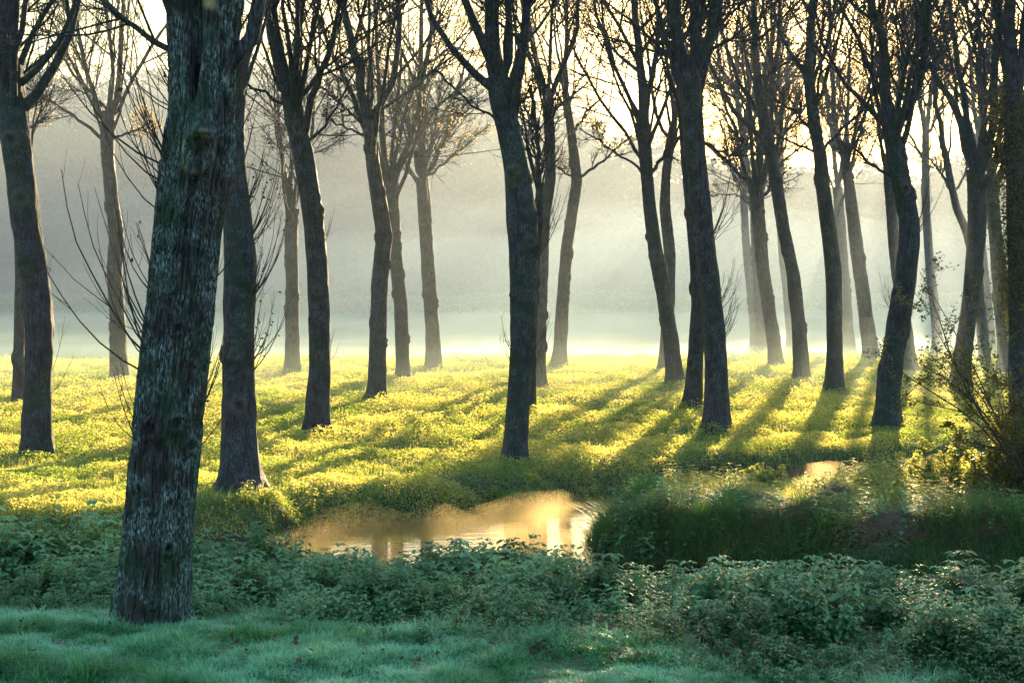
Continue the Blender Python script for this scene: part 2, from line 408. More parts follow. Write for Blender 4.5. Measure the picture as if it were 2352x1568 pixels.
T([(1181,1070,66),(1184,1030,56),(1188,950,51),(1196,850,52),(1202,750,58),(1203,640,64),(1202,560,68),(1196,480,66),(1190,430,62),(1180,350,56),(1166,290,54),(1152,230,56),(1146,180,56)],
  [[(1140,190,48),(1134,140,40),(1129,75,34),(1124,0,30)],[(1120,205,22),(1104,185,20),(1044,120,16),(994,45,13),(974,0,12)],[(1130,150,24),(1104,95,22),(1079,40,20),(1064,0,18)],[(1166,190,20),(1174,150,18),(1169,50,17),(1164,0,16)],
   [(1172,258,7),(1219,220,6),(1254,185,5)],[(1140,275,6),(1084,240,5),(1044,205,5),(1000,160,4)]],
  label='thick central dark tree on the far bank right above the golden water', twin=True)
T([(1219,956,24),(1220,880,20),(1222,780,20),(1228,650,19),(1236,540,18),(1240,420,18)], [[(1240,420,10),(1232,300,9),(1220,200,8)],[(1240,425,8),(1256,330,7),(1270,230,6)]],
  label='thin dark trunk hugging the right side of the thick central tree')
T([(1238,892,32),(1239,850,28),(1241,750,27),(1246,620,28),(1249,500,27),(1264,410,25),(1263,320,24),(1259,250,24),(1262,225,25)],
  [[(1257,225,15),(1234,150,13),(1219,75,12),(1199,0,11)],[(1268,222,13),(1294,150,12),(1324,75,11),(1329,0,10)],[(1262,225,10),(1264,140,8),(1270,40,7)],[(1270,260,6),(1314,220,5),(1350,190,4)]],
  label='slim dark tree with a bend at mid height, right of the thick central tree')
T([(1283,842,36),(1286,800,31),(1292,700,28),(1302,560,26),(1313,490,25),(1325,420,24),(1318,350,22),(1310,290,19),(1298,210,16)],
  [[(1298,210,12),(1299,100,10),(1302,0,8)],[(1332,410,7),(1374,380,6),(1414,345,4),(1450,310,3)],[(1318,300,7),(1344,260,6),(1384,220,4)],[(1314,407,5),(1276,380,4),(1240,350,3)],[(1300,220,7),(1280,130,6),(1270,40,5)]],
  label='grey hazy tree that bends right at mid height, beside the slim dark bent one', gold=50)
T([(1553,890,44),(1549,850,38),(1541,780,36),(1524,670,36),(1506,580,33),(1493,480,29),(1485,400,28),(1481,330,30),(1478,280,28)],
  [[(1478,285,26),(1476,225,24),(1469,125,18),(1454,0,15)],[(1484,255,15),(1490,210,14),(1509,125,12),(1509,0,11)],[(1474,370,9),(1434,300,8),(1379,230,7),(1334,150,6),(1300,80,4)],
   [(1466,262,10),(1434,200,9),(1399,125,8),(1369,30,7)],[(1474,392,6),(1414,350,5),(1374,320,4),(1330,295,3)],[(1492,398,9),(1534,350,8),(1568,310,7),(1600,270,5)]],
  label='dark tree leaning left with an open crown, first one right of the open misty gap', gold=30)
T([(1526,852,30),(1530,780,27),(1537,690,26),(1538,580,26),(1527,470,24),(1530,400,21),(1540,325,20),(1546,290,18)],
  [[(1540,310,10),(1519,300,9),(1504,250,8),(1494,180,7)],[(1548,290,13),(1554,250,12),(1562,150,10),(1560,50,9)],[(1546,288,8),(1540,200,7),(1530,100,6)]],
  label='hazier tree crossing behind the dark tree leaning left')
T([(1592,936,46),(1594,880,38),(1599,800,35),(1604,700,33),(1600,600,32),(1590,480,32),(1580,360,32),(1574,260,32)],
  [[(1572,262,20),(1560,160,18),(1540,40,15)],[(1576,255,18),(1590,150,16),(1600,40,14)]],
  label='dark trunk rising behind the left side of the big tree with the wide foot')
T([(1649,994,70),(1648,950,58),(1646,860,52),(1638,740,49),(1624,600,46),(1614,500,43),(1603,400,45),(1594,300,48),(1586,220,50),(1580,160,52)],
  [[(1568,170,32),(1560,100,28),(1550,40,24),(1545,0,22)],[(1592,172,28),(1606,150,26),(1628,75,24),(1643,0,22)],[(1610,325,6),(1678,360,5),(1740,350,4)]],
  label='big dark wide-footed tree shading the bank, left of the leaning slim trees')
T([(1783,843,36),(1779,800,32),(1771,740,30),(1752,620,30),(1744,520,31),(1738,450,33),(1734,420,34)],
  [[(1742,425,22),(1745,350,18),(1750,280,14),(1752,180,11)],[(1724,425,13),(1708,390,10),(1693,300,9),(1668,260,7)],[(1718,418,7),(1658,360,6),(1613,320,4)],[(1724,465,4),(1678,445,3),(1633,450,2)],[(1748,460,9),(1778,410,7),(1790,350,5)]],
  label='grey-brown hazy tree with three low forks, left of the leaning slim tree', gold=70)
T([(1748,816,28),(1746,760,25),(1742,680,24),(1738,580,23),(1734,480,22)], [[(1734,480,12),(1720,380,10),(1700,300,8)],[(1734,480,10),(1742,380,9),(1752,280,7)]],
  label='palest of the hazy trees right of the big wide-footed tree')
T([(1842,876,40),(1840,830,35),(1834,740,32),(1822,630,30),(1800,530,29),(1786,440,28),(1770,350,28),(1757,290,28),(1748,240,27)],
  [[(1745,245,24),(1738,150,18),(1733,50,14),(1730,0,12)],[(1756,320,12),(1733,312,12),(1678,250,11),(1643,175,9),(1618,125,7)],[(1744,262,12),(1698,190,10),(1663,100,8),(1650,20,7)],
   [(1778,392,7),(1793,300,6),(1798,200,5)],[(1756,240,12),(1783,150,10),(1793,50,9)]],
  label='slim dark tree leaning strongly left, its foot on the bright yellow slope')
T([(1917,906,46),(1917,860,38),(1917,750,36),(1915,630,36),(1906,550,35),(1893,450,33),(1884,360,29),(1872,300,28),(1863,225,26),(1855,150,24)],
  [[(1855,155,22),(1862,80,20),(1868,0,18)],[(1870,350,6),(1808,320,5),(1758,300,4)],[(1866,302,8),(1828,260,7),(1788,235,6),(1748,210,4)],[(1884,348,8),(1933,300,7),(1983,250,6),(2020,200,4)],[(1856,185,10),(1803,100,8),(1783,40,7)],[(1862,200,10),(1895,120,9),(1915,30,8)]],
  label='straight dark tree whose long shadow runs down the slope toward the water')
T([(1952,806,28),(1948,760,25),(1940,650,24),(1930,520,24),(1924,430,22)], [[(1924,430,12),(1915,340,10),(1900,240,8)],[(1924,430,10),(1940,340,9),(1950,240,7)]],
  label='faintest trunk in the glare right of the straight dark tree')
T([(2004,832,40),(1998,790,35),(1987,710,32),(1972,600,30),(1958,490,28),(1948,410,25),(1941,370,22)],
  [[(1938,370,16),(1918,280,13),(1913,200,11),(1905,100,9)],[(1948,380,10),(1968,280,8),(1998,200,7),(2015,120,5)],[(1944,372,9),(1945,280,8),(1950,180,7)]],
  label='pale tree leaning left in the glare, right of the straight dark tree', gold=50)
T([(2036,986,68),(2038,950,60),(2043,880,55),(2060,760,51),(2078,650,50),(2090,560,48),(2088,510,47),(2075,440,44),(2058,360,43),(2046,300,42),(2042,260,38)],
  [[(2038,260,32),(2033,175,24),(2028,100,22),(2008,50,20),(2003,0,20)],[(2056,295,22),(2070,280,20),(2093,240,20),(2118,185,18),(2128,100,18),(2128,0,17)],[(2030,290,14),(1998,240,12),(1958,220,10),(1918,160,8),(1888,110,7)],
   [(2028,220,12),(1988,140,11),(1958,65,9),(1928,10,8)],[(2042,402,7),(1988,370,6),(1958,345,5),(1920,320,3)]],
  label='big bent dark tree bulging right at mid height, its shadow falling onto the peninsula')
T([(2091,856,36),(2086,810,32),(2076,720,30),(2060,620,28),(2050,520,26),(2044,430,25),(2040,360,22)], [[(2040,362,12),(2030,260,10),(2020,160,8)],[(2042,360,12),(2062,260,10),(2076,160,8)]],
  label='hazy tree partly hidden behind the big bent dark tree')
T([(2203,888,50),(2207,850,43),(2217,780,40),(2234,660,39),(2243,550,40),(2244,460,42),(2241,390,42)],
  [[(2230,385,24),(2203,270,18),(2178,215,15),(2143,165,12),(2120,110,9)],[(2238,380,18),(2213,210,14),(2193,100,12),(2185,0,10)],[(2252,385,24),(2268,345,22),(2283,300,20),(2288,200,18),(2290,50,16)]],
  label='dark forked tree leaning right near the right edge, in front of the glare')
T([(2262,835,26),(2255,740,23),(2242,620,21),(2223,540,20),(2198,480,18),(2183,415,15),(2168,340,13)],
  [[(2168,340,12),(2153,250,11),(2148,185,9),(2140,90,7)],[(2185,440,7),(2143,370,5),(2073,320,3)],[(2190,445,6),(2218,400,5),(2240,350,4)]],
  label='thin grey tree leaning far left across the bright gap at right')
T([(2312,862,40),(2308,800,34),(2304,740,32),(2293,620,31),(2283,500,30),(2276,400,28)], [[(2274,400,18),(2262,300,15),(2250,180,12),(2245,60,10)],[(2280,400,16),(2300,300,14),(2310,180,12),(2312,60,10)]],
  label='dark narrow tree behind the leafy shrub at the right edge')
T([(2346,1010,58),(2344,940,50),(2342,800,48),(2338,600,46),(2334,400,46),(2330,220,46)], [[(2328,225,32),(2322,100,28),(2318,0,26)],[(2338,230,26),(2350,120,22),(2362,0,20)],[(2325,420,9),(2296,370,8),(2276,300,6)]],
  label='blackish ivy-clad tree cut by the right edge of the view', ivy=True)

for px, w_, lab in ((1722, 20, 'added shade tree, faint and slim, behind the low-forked grey-brown tree'), (1805, 22, 'added shade tree, faint and slim, right of the strongly left-leaning slim dark tree'),
        (2064, 22, 'added faint shade tree of the farthest row, directly behind the bent big tree'),
        (2140, 22, 'added faint shade tree of the farthest row, standing in the brightest glare'), (2262, 22, 'added faint shade tree of the farthest row, among the dark trunks near the right edge')):  # trees added so that their crowns shade the near nettles
    T([(px+14,803,w_+6),(px+12,770,w_),(px+4,680,w_-1),(px-6,590,w_-2),(px-12,500,w_-3),(px-15,430,w_-4),(px-14,310,w_-6)],
      [[(px-14,310,13),(px-26,240,10),(px-32,150,8)],[(px-14,312,12),(px-4,230,9),(px+6,140,7)],[(px-13,316,8),(px+14,260,6),(px+35,200,4)]], label=lab, far=True)

TOPZ = 14
def extend(P3, top, rs):
    """continue a limb up to the crown's top"""
    P3 = list(P3)
    d = P3[-1][:3] - P3[-2][:3]; d /= np.linalg.norm(d); d = d * np.array([.8, .8, 1]) + np.array([0, 0, .25]); r = P3[-1][3]
    while P3[-1][2] < top and len(P3) < 16:
        d = d + rs.normal(size=3) * .10 + np.array([0, 0, .12]); d /= np.linalg.norm(d); r *= .80
        P3.append(np.concatenate([P3[-1][:3] + d * 1.0, [max(r, .012)]]))
        if r < .014: break
    return np.array(P3)

tree_rec = []
for ti, (tr, limbs, kw) in enumerate(TREES):
    rs = np.random.default_rng(100 + ti)
    big = kw.get('big')
    tr = np.array(tr, float)
    Y = pick(tr[0, 0], tr[0, 1])
    pts = []
    lean = rs.uniform(-.05, .05)
    for (x, y, w) in tr:
        q = pix(x, y, Y); dy = 0 if big else lean * (q[2] - 0)
        q = pix(x, y, Y + dy); pts.append([*q, w / 2 / FPX * Y])
    pts = np.array(pts)
    # start below the ground
    foot = pts[0].copy(); foot[2] -= .3; pts = np.vstack([foot, pts])
    L0 = np.linalg.norm(np.diff(pts[:, :3], axis=0), axis=1).sum()
    K = 620 if big else max(60, int(L0 / .045)); S = 300 if big else 40
    C = resample(pts, K)
    V, th, h, rad, at = trunk_mesh(C[:, :3], C[:, 3], S, (.05 if big else .12), (.18 if big else .40), ti + 1)
    if big:
        # deep vertical furrows, wound and hollow in real relief
        z = C[:, 2][:, None]; TH = th[None]
        # angle 0 faces +x; the camera sees -y side: th = 3pi/2
        fr_ = np.stack([np.cos(TH) * 5.6 + 0 * z, np.sin(TH) * 5.6 + 0 * z, 1.25 * z + 0 * TH], -1)
        wig = .35 * fbm(fr_ * .8, 2, 31)
        fr_[..., 0] += wig; fr_[..., 1] += wig
        rid = np.abs(noise(fr_ * 1.55, 41)); rid2 = np.abs(noise(fr_ * np.array([3.6, 3.6, 4.4]), 47))
        d = .032 * sstep(0, .30, rid) + .020 * sstep(0, .30, rid2) - .038 + .010 * fbm(fr_ * 5, 2, 51)
        u = (TH - 1.5 * math.pi)                       # 0 = facing the camera, + = to the right
        # canker swelling around z 4.05, with a callus ring and a sunken centre
        zc, uc = 3.95, .18
        rr_ = np.sqrt(((z - zc) / .19) ** 2 + ((u - uc) / .42) ** 2)
        d = d * (1 - .6 * (rr_ < 1)) + .055 * np.exp(-((rr_ - .85) / .22) ** 2) - .05 * np.exp(-(rr_ / .45) ** 2)
        d += .05 * np.exp(-((z - 4.12) / .10) ** 2) * np.exp(-(u / 1.1) ** 2) * (.6 + .5 * fbm(fr_, 2, 3))
        at['wood'] += .4 * np.exp(-((rr_ - .75) / .25) ** 2) * (fbm(fr_ * 2, 2, 8) > -.05)
        # scar running down from the canker
        seam = np.exp(-((u - .25 - .12 * np.sin(z * 5)) / .16) ** 2) * sstep(2.9, 3.3, z) * (1 - sstep(3.75, 3.95, z))
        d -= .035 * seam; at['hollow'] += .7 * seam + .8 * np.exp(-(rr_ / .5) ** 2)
        # long hollow above
        uh = -.22 + .10 * np.sin(z * 3.1); wd = .15 + .20 * sstep(4.35, 4.9, z)
        hol = np.exp(-((u - uh) / wd) ** 4) * sstep(4.28, 4.45, z)
        lip = np.exp(-((np.abs(u - uh) - wd * 1.35) / .09) ** 2) * sstep(4.3, 4.5, z)
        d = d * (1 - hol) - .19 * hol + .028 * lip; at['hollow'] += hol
        bare = sstep(5.0, 5.06, z) * np.exp(-((u - uh - .50) / .20) ** 4)
        at['wood'] += bare; d = d * (1 - bare) + .005 * bare
        for (zk, uk, s_) in ((1.85, -.35, .09), (1.9, .45, .08), (1.72, .95, .07), (2.62, .2, .06), (3.3, -.7, .07), (.95, .5, .06)):
            g_ = np.sqrt(((z - zk) / s_) ** 2 + ((u - uk) * .27 / s_) ** 2)
            d += .04 * np.exp(-(g_ - .7) ** 2 * 6) - .03 * np.exp(-g_ ** 2 * 5)
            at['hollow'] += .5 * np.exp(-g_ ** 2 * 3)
        V = V + d[..., None] * np.stack([np.cos(th), np.sin(th), 0 * th], -1)[None]
    else:
        # rings, knots and scars
        z = C[:, 2][:, None]; u = th[None]
        d = 0 * rad
        for q in range(int(rs.integers(7, 12))):
            zk = rs.uniform(.8, C[-1, 2]); uk = rs.uniform(math.pi, 2 * math.pi); s_ = rs.uniform(.05, .11)
            g_ = np.sqrt(((z - zk) / (s_ * 1.5)) ** 2 + ((u - uk) * .2 / s_) ** 2)
            if q < 5:
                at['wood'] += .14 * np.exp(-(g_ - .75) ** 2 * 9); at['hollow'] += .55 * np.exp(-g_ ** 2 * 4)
            d = d + rs.uniform(.4, 1.) * .065 * np.exp(-(g_ - .6) ** 2 * 4) - .03 * np.exp(-g_ ** 2 * 5)
        wv_ = np.stack([np.cos(u) * 4 + 0 * z, np.sin(u) * 4 + 0 * z, z * 1.2 + 0 * u], -1)
        d = d + .012 * np.abs(fbm(wv_ * 1.6, 2, ti))
        V = V + d[..., None] * np.stack([np.cos(th), np.sin(th), 0 * th], -1)[None]
    at['hollow'] = np.clip(at['hollow'], 0, 1); at['wood'] = np.clip(at['wood'], 0, 1)
    base = pts[1, :3].copy()
    gz = float(ground(base[0], base[1])); base[2] = gz
    root = empty('foreground_tree' if big else 'poplar_tree', base)
    tag(root, kw['label'], 'tree', None if big else 'bare trees standing in rows on the meadow')
    ii = np.arange(K * S).reshape(K, S); jj = np.roll(ii, -1, 1)
    q_ = np.stack([ii[:-1], jj[:-1], jj[1:], ii[1:]], -1).reshape(-1, 4)
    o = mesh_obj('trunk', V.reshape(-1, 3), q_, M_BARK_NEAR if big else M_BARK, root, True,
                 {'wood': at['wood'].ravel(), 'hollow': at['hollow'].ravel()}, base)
    # ---- crown
    bag = Bag()
    LP = []
    for lb in limbs:
        lb = np.array(lb, float); sgn = rs.uniform(-.45, .45); P3 = []
        for k, (x, y, w) in enumerate(lb):
            off = sgn * (math.hypot(x - lb[0, 0], (y - lb[0, 1]) * .4)) / FPX * Y
            tl = lean * (pix(x, y, Y)[2])
            p = pix(x, y, Y + tl * (not big) + off); P3.append([*p, w / 2 / FPX * Y])
        P3 = np.array(P3)
        if lb[-1, 1] < 130 or P3[-1, 3] > .04: P3 = extend(P3, TOPZ + rs.uniform(-1.5, 1), rs)
        # tuck the root of the limb into the trunk
        j = np.argmin(np.abs(C[:, 2] - P3[0, 2] + .12)); P3 = np.vstack([[*C[j, :3], P3[0, 3]], P3])
        LP.append(P3)
    fork = C[-1]
    nproc = 5 if big else int(rs.integers(4, 6))
    for q in range(nproc):          # limbs toward and away from the viewer and around
        a = rs.uniform(0, 2 * math.pi); t = rs.uniform(.0, 1.0)
        j = int(K * (1 - .16 * t)) - 1; p = C[j, :3].copy()
        dd = np.array([math.cos(a) * (.3 if math.cos(a) ** 2 > .5 else .5), math.sin(a) * .6, rs.uniform(.7, 1.3)]); dd /= np.linalg.norm(dd)
        r = max(C[-1, 3] * rs.uniform(.25, .5), .022); P3 = [[*p, r]]
        for k in range(int(rs.integers(5, 9))):
            dd = dd + rs.normal(size=3) * .10 + np.array([0, 0, .14]); dd /= np.linalg.norm(dd); r *= .80
            p = p + dd * rs.uniform(.7, 1.0); P3.append([*p, max(r, .009)])
        LP.append(np.array(P3))
    LPr = np.stack([resample(p, 14) for p in LP])
    P0, R0 = LPr[..., :3], LPr[..., 3]
    P0[:, 1:] += rs.normal(size=P0[:, 1:].shape) * .022
    v, f = tubes(P0, R0, 9); bag.add(v, f)
    if kw.get('far'): P0 = P0.copy()
    hot = tr[0, 0] > 1300             # right side reads denser
    P1, R1 = children(P0, R0, 11, 8, .2, (28, 58), (.34, .70), .50, .24, .06, rs, .007, .9)
    v, f = tubes(P1, R1, 5); bag.add(v, f)
    P2, R2 = children(P1, R1, 7, 6, .12, (25, 60), (.28, .62), .6, .20, .08, rs, .0045)
    v, f = tubes(P2, R2, 4); bag.add(v, f)
    P3_, R3 = children(P2, R2, 7 if hot else 6, 4, .1, (25, 55), (.35, .85), .7, .14, .10, rs, .0036 if kw.get('far') else .0034)
    v, f = tubes(P3_, R3, 3); bag.add(v, f)
    bag.build('crown', M_BARK, root, True, base)
    # ---- the last golden leaves
    if kw.get('gold'):
        tips = P3_[:, -1]; tips = tips[(tips[:, 2] < 8) & (tips[:, 2] > 4)]
        if len(tips):
            n = kw['gold'] * 9
            c0 = tips[rs.integers(0, len(tips), n)] + rs.normal(size=(n, 3)) * .12
            e1 = rs.normal(size=(n, 3)); e1 /= np.linalg.norm(e1, axis=1, keepdims=True); e2 = np.cross(e1, rs.normal(size=(n, 3))); e2 /= np.linalg.norm(e2, axis=1, keepdims=True)
            s_ = rs.uniform(.016, .032, n)[:, None]
            v = np.stack([c0 - e1 * s_, c0 - e2 * s_ * .8, c0 + e1 * s_, c0 + e2 * s_ * .8], 1).reshape(-1, 3)
            lb_ = Bag(); lb_.add(v, np.arange(4 * n).reshape(n, 4), a=np.repeat(rs.random(n), 4)); lb_.build('leaves', M_LEAF_GOLD, root, False, base)
    tree_rec.append(dict(root=root, C=C, Y=Y, base=base, rs=rs, V=V, th=th))

# ---- epicormic shoots on trunks: (tree, list of (x,y start), direction, n, length)
def shoots(ti, spec, leaves=0):
    rec = tree_rec[ti]; rs = rec['rs']; Y = rec['Y']; tips = []
    for (x, y, side, n, ln, spread) in spec:
        bag = Bag()
        p0 = pix(x, y, Y); j = np.argmin(np.abs(rec['C'][:, 2] - p0[2])); c0 = rec['C'][j, :3]
        P = np.zeros((n, 7, 3))
        a = np.radians(rs.uniform(-spread, spread, n)) ; dpt = rs.uniform(-.8, .4, n)
        d = np.stack([side * (.55 + .45 * rs.random(n)), dpt, .55 + .5 * rs.random(n) + a], -1)
        d /= np.linalg.norm(d, axis=1, keepdims=True)
        P[:, 0] = c0 + d * rec['C'][j, 3] * .8 * np.array([1, 1, 0]); P[:, 0, 2] = p0[2] + rs.normal(size=n) * .08
        L_ = ln * rs.uniform(.5, 1.1, n)
        for q in range(1, 7):
            d = d + np.array([0, 0, .26]) + rs.normal(size=(n, 3)) * .05; d /= np.linalg.norm(d, axis=1, keepdims=True)
            P[:, q] = P[:, q - 1] + d * (L_ / 6)[:, None]
        r0 = .0075 * (ln / 1.2) ** .5 * (1 if Y < 15 else 1.25)
        Rr = np.linspace(r0, r0 * .35, 7)[None] * rs.uniform(.7, 1.1, n)[:, None]
        v, f = tubes(P, Rr, 5); bag.add(v, f)
        P1, R1 = children(P, Rr, 3, 5, .25, (18, 40), (.25, .5), .6, .25, .06, rs, .002)
        v, f = tubes(P1, R1, 3); bag.add(v, f); tips.append(P1.reshape(-1, 3))
        bag.build('shoots', M_TWIG, rec['root'], True, rec['base'])
    if leaves:
        tips = np.concatenate(tips); n = leaves
        c0 = tips[rs.integers(0, len(tips), n)] + rs.normal(size=(n, 3)) * .02
        e1 = rs.normal(size=(n, 3)); e1 /= np.linalg.norm(e1, axis=1, keepdims=True); e2 = np.cross(e1, rs.normal(size=(n, 3))); e2 /= np.linalg.norm(e2, axis=1, keepdims=True)
        s_ = rs.uniform(.014, .030, n)[:, None]
        up = np.cross(e1, e2) * s_ * .5
        v = np.stack([c0 - e1 * s_, c0 - e2 * s_ * .7 + up, c0 + e1 * s_, c0 + e2 * s_ * .7 + up], 1).reshape(-1, 3)
        lb_ = Bag(); lb_.add(v, np.arange(4 * n).reshape(n, 4)); lb_.build('withered_leaves', M_TWIG, rec['root'], False, rec['base'])
shoots(3, [(330,820,-1,9,1.6,20),(350,700,-1,4,1.1,20),(300,1010,-1,4,.8,20),(370,400,-1,10,1.5,25),(490,700,1,5,.8,15),(470,960,1,5,.9,20),(430,560,1,6,1.2,30),(440,480,-1,6,1.2,30),(460,1000,1,3,.8,25),(400,260,-1,7,1.1,25),(500,330,1,8,1.0,25)], 14)
shoots(4, [(580,700,1,12,1.5,25),(575,560,1,9,1.4,25),(580,860,1,8,1.3,20),(590,480,1,8,1.2,20)], 130)
shoots(5, [(745,560,1,4,.9,20),(760,830,1,3,.7,20)])
shoots(10, [(1225,600,1,9,1.6,25),(1215,440,1,8,1.7,20),(1212,850,1,5,1.0,20),(1165,830,-1,4,.9,20)], 8)
shoots(17, [(1640,560,1,8,1.4,20),(1662,780,1,8,1.3,20),(1650,700,1,6,1.2,20)])
shoots(24, [(2095,540,1,9,1.5,20),(2060,760,1,6,1.2,20),(2050,720,-1,5,1.0,20)])
shoots(0, [(118,900,1,2,1.3,20),(110,640,1,3,.6,20)], 6)

# ------------------------------------------------------------------ ground cover
def in_view(n, y0, y1, margin=1.12, extra=.6, power=1.0, rs=rng):
    """random ground positions over the seen wedge and a margin at its sides, denser near"""
    u = rs.random(n)
    Y = np.exp(np.log(y0) + u * (np.log(y1) - np.log(y0))) if power == 1 else y0 + u * (y1 - y0)
    X = (rs.random(n) * 2 - 1) * (CX / FPX * Y * margin + extra)
    return X, Y
def leaf_quads(c, size, n_up=.6, rs=rng, aspect=.6):
    """folded leaves: 6 points, two quads each"""
    n = len(c)
    up = np.array([0, 0, 1.]) * n_up + rs.normal(size=(n, 3)) * (1 - n_up) * .9
    up /= np.linalg.norm(up, axis=1, keepdims=True)
    a = rs.uniform(0, 2 * math.pi, n); h = np.stack([np.cos(a), np.sin(a), 0 * a], -1)
    e1 = h - (h * up).sum(1, keepdims=True) * up; e1 /= np.linalg.norm(e1, axis=1, keepdims=True); e2 = np.cross(up, e1)
    s = size[:, None]
    base = c - e1 * s * .5; tip = c + e1 * s * .5 - up * s * .18
    l1 = c - e1 * s * .12 + e2 * s * aspect * .5 + up * s * .08; r1 = c - e1 * s * .12 - e2 * s * aspect * .5 + up * s * .08
    v = np.stack([base, l1, tip, r1], 1).reshape(-1, 3)
    return v, np.stack([np.arange(n) * 4 + k for k in (0, 1, 2)], -1), np.stack([np.arange(n) * 4 + k for k in (0, 2, 3)], -1)

def cover_h(X, Y):
    p = np.stack([X, Y], -1)
    return .04 + .30 * np.clip(.5 + .9 * fbm(p * 1.6, 3, 61), 0, 1) * (.6 + .6 * np.clip(.5 + fbm(p * .35, 2, 66), 0, 1))

# low leaves of the meadow
n = 950000
X, Y = in_view(n, 21, 66, 1.08, 1.5)
dd = poly_dist(np.stack([X, Y], -1))
pen = (X > .8) & (Y < 30) & (Y < 27 + .4 * X)
keep = (dd > .25) & ~pen & (rng.random(n) < 1 - .75 * sstep(52, 60, Y))
X, Y, dd = X[keep], Y[keep], dd[keep]
hc = cover_h(X, Y) * sstep(.1, .8, dd)
Z = ground(X, Y) + hc * rng.random(len(X)) ** .6
size = rng.uniform(.020, .050, len(X)) * (.8 + Y / 80)
bag = Bag()
v, f1, f2 = leaf_quads(np.stack([X, Y, Z], -1), size, .2)
tint = np.clip(.46 + 1.9 * fbm(np.stack([X, Y], -1) * .8, 4, 71) + rng.normal(size=len(X)) * .2, 0, 1)
bag.add(v, f1, f2, a=np.repeat(tint, 4))
bag.build('meadow_leaves', M_COVER, smooth=False)['kind'] = 'stuff'

# nettles: upright stems with crossed pairs of drooping toothed leaves
def nettle_variant(rs, H):
    V, Fq, Ft, A = [], [], [], []
    nn = 0
    K = 9
    ax = np.zeros((K, 3)); d = np.array([rs.normal() * .10, rs.normal() * .10, 1.])
    for k in range(1, K): d = d + rs.normal(size=3) * .04; d /= np.linalg.norm(d); ax[k] = ax[k - 1] + d * H / (K - 1)
    v, f = tubes(ax[None], np.linspace(.004, .002, K)[None], 3); V.append(v); Fq.append(f + nn); nn += len(v); A.append(np.full(len(v), .3))
    for k in range(2, K):
        for s in range(2 if k < K - 1 else 4):
            for ss in ([0, math.pi] if k < K - 1 else [0]):
                if k < K - 1 and s: continue
                a = (k % 2) * math.pi / 2 + ss + s * math.pi / 2 * (k == K - 1) + rs.normal() * .25
                L_ = (.14 if k < K - 2 else .10) * rs.uniform(.8, 1.25) * (.75 + .5 * (1 - k / K)); W = L_ * .60
                h = np.array([math.cos(a), math.sin(a), 0]); sd = np.array([-math.sin(a), math.cos(a), 0]); u = np.array([0, 0, 1.])
                o = ax[k] + h * .012
                dr = rs.uniform(.15, .75)
                p0 = o; p1 = o + h * L_ * .35 + u * L_ * .06; p2 = o + h * L_ * .75 - u * L_ * .22 * dr; p3 = o + h * L_ - u * L_ * .55 * dr
                l1 = p1 + sd * W * .5 + u * L_ * .10; r1 = p1 - sd * W * .5 + u * L_ * .10; l2 = p2 + sd * W * .34 + u * L_ * .05; r2 = p2 - sd * W * .34 + u * L_ * .05
                v = np.array([p0, p1, p2, p3, l1, r1, l2, r2])
                V.append(v); Fq += [np.array([[1, 2, 6, 4], [2, 1, 5, 7]]) + nn]; Ft += [np.array([[0, 1, 4], [0, 5, 1], [2, 3, 6], [3, 2, 7]]) + nn]
                A.append(np.clip((k / K) ** 2 * 1.1 + rs.normal() * .15 + np.array([-.2, 0, .1, .35, .1, .1, .2, .2]), 0, 1)); nn += 8  # lower leaves tinted dark to paint shade in the gaps, tips frostier
    return np.concatenate(V), np.concatenate(Fq), np.concatenate(Ft), np.concatenate(A)
rn = np.random.default_rng(5)
NV = [nettle_variant(rn, h) for h in (.34, .40, .44, .48, .52, .56, .60, .46)]
def scatter(name, mat, variants, X, Y, Z, scale, tint, rs, tilt=.12, smooth=False):
    bag = Bag(); pick_ = rs.integers(0, len(variants), len(X))
    for q, (v, fq, ft, a) in enumerate(variants):
        i = np.where(pick_ == q)[0]
        if not len(i): continue
        th = rs.uniform(0, 2 * math.pi, len(i)); c, s = np.cos(th), np.sin(th)
        vx = v[None, :, 0] * c[:, None] - v[None, :, 1] * s[:, None]; vy = v[None, :, 0] * s[:, None] + v[None, :, 1] * c[:, None]
        vz = np.broadcast_to(v[None, :, 2], vx.shape)
        tx, ty = rs.normal(size=(2, len(i))) * tilt
        sc = scale[i][:, None]
        P = np.stack([(vx + vz * tx[:, None]) * sc + X[i][:, None], (vy + vz * ty[:, None]) * sc + Y[i][:, None], vz * sc + Z[i][:, None]], -1)
        off = (np.arange(len(i)) * len(v))[:, None, None]
        fs = [(f[None] + off).reshape(-1, f.shape[1]) for f in (fq, ft) if f is not None and len(f)]
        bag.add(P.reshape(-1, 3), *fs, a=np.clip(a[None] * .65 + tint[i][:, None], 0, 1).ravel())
    return bag.build(name, mat, smooth=smooth)
def grass_line(x):
    """distance at which the frosted turf gives way to nettles"""
    return np.interp(x, [-6, -3.2, -1.6, 0, 1.6, 3, 8], [13.3, 13.1, 12.4, 11.4, 10.6, 9.7, 9.3]) + .18 * np.sin(x * 2.3) 
n = 12500
X, Y = in_view(n, 9.5, 18.3, 1.1, .8, power=2)
dd = poly_dist(np.stack([X, Y], -1))
dens = .5 + .9 * fbm(np.stack([X, Y], -1) * .9, 3, 17)
keep = (dd > .12) & (Y > grass_line(X) + .15 * rng.normal(size=n)) & (rng.random(n) < .55 + .6 * dens)
keep &= ~((np.hypot(X + 2.84, Y - 12.8) < .34))
X, Y = X[keep], Y[keep]
hs = .46 + .50 * np.clip(.5 + 1.1 * fbm(np.stack([X, Y], -1) * .75, 2, 23), 0, 1) + .55 * fbm(np.stack([X, Y], -1) * 2.3, 2, 24)
hs *= 1 + .22 * sstep(-2.2, -3.2, X)
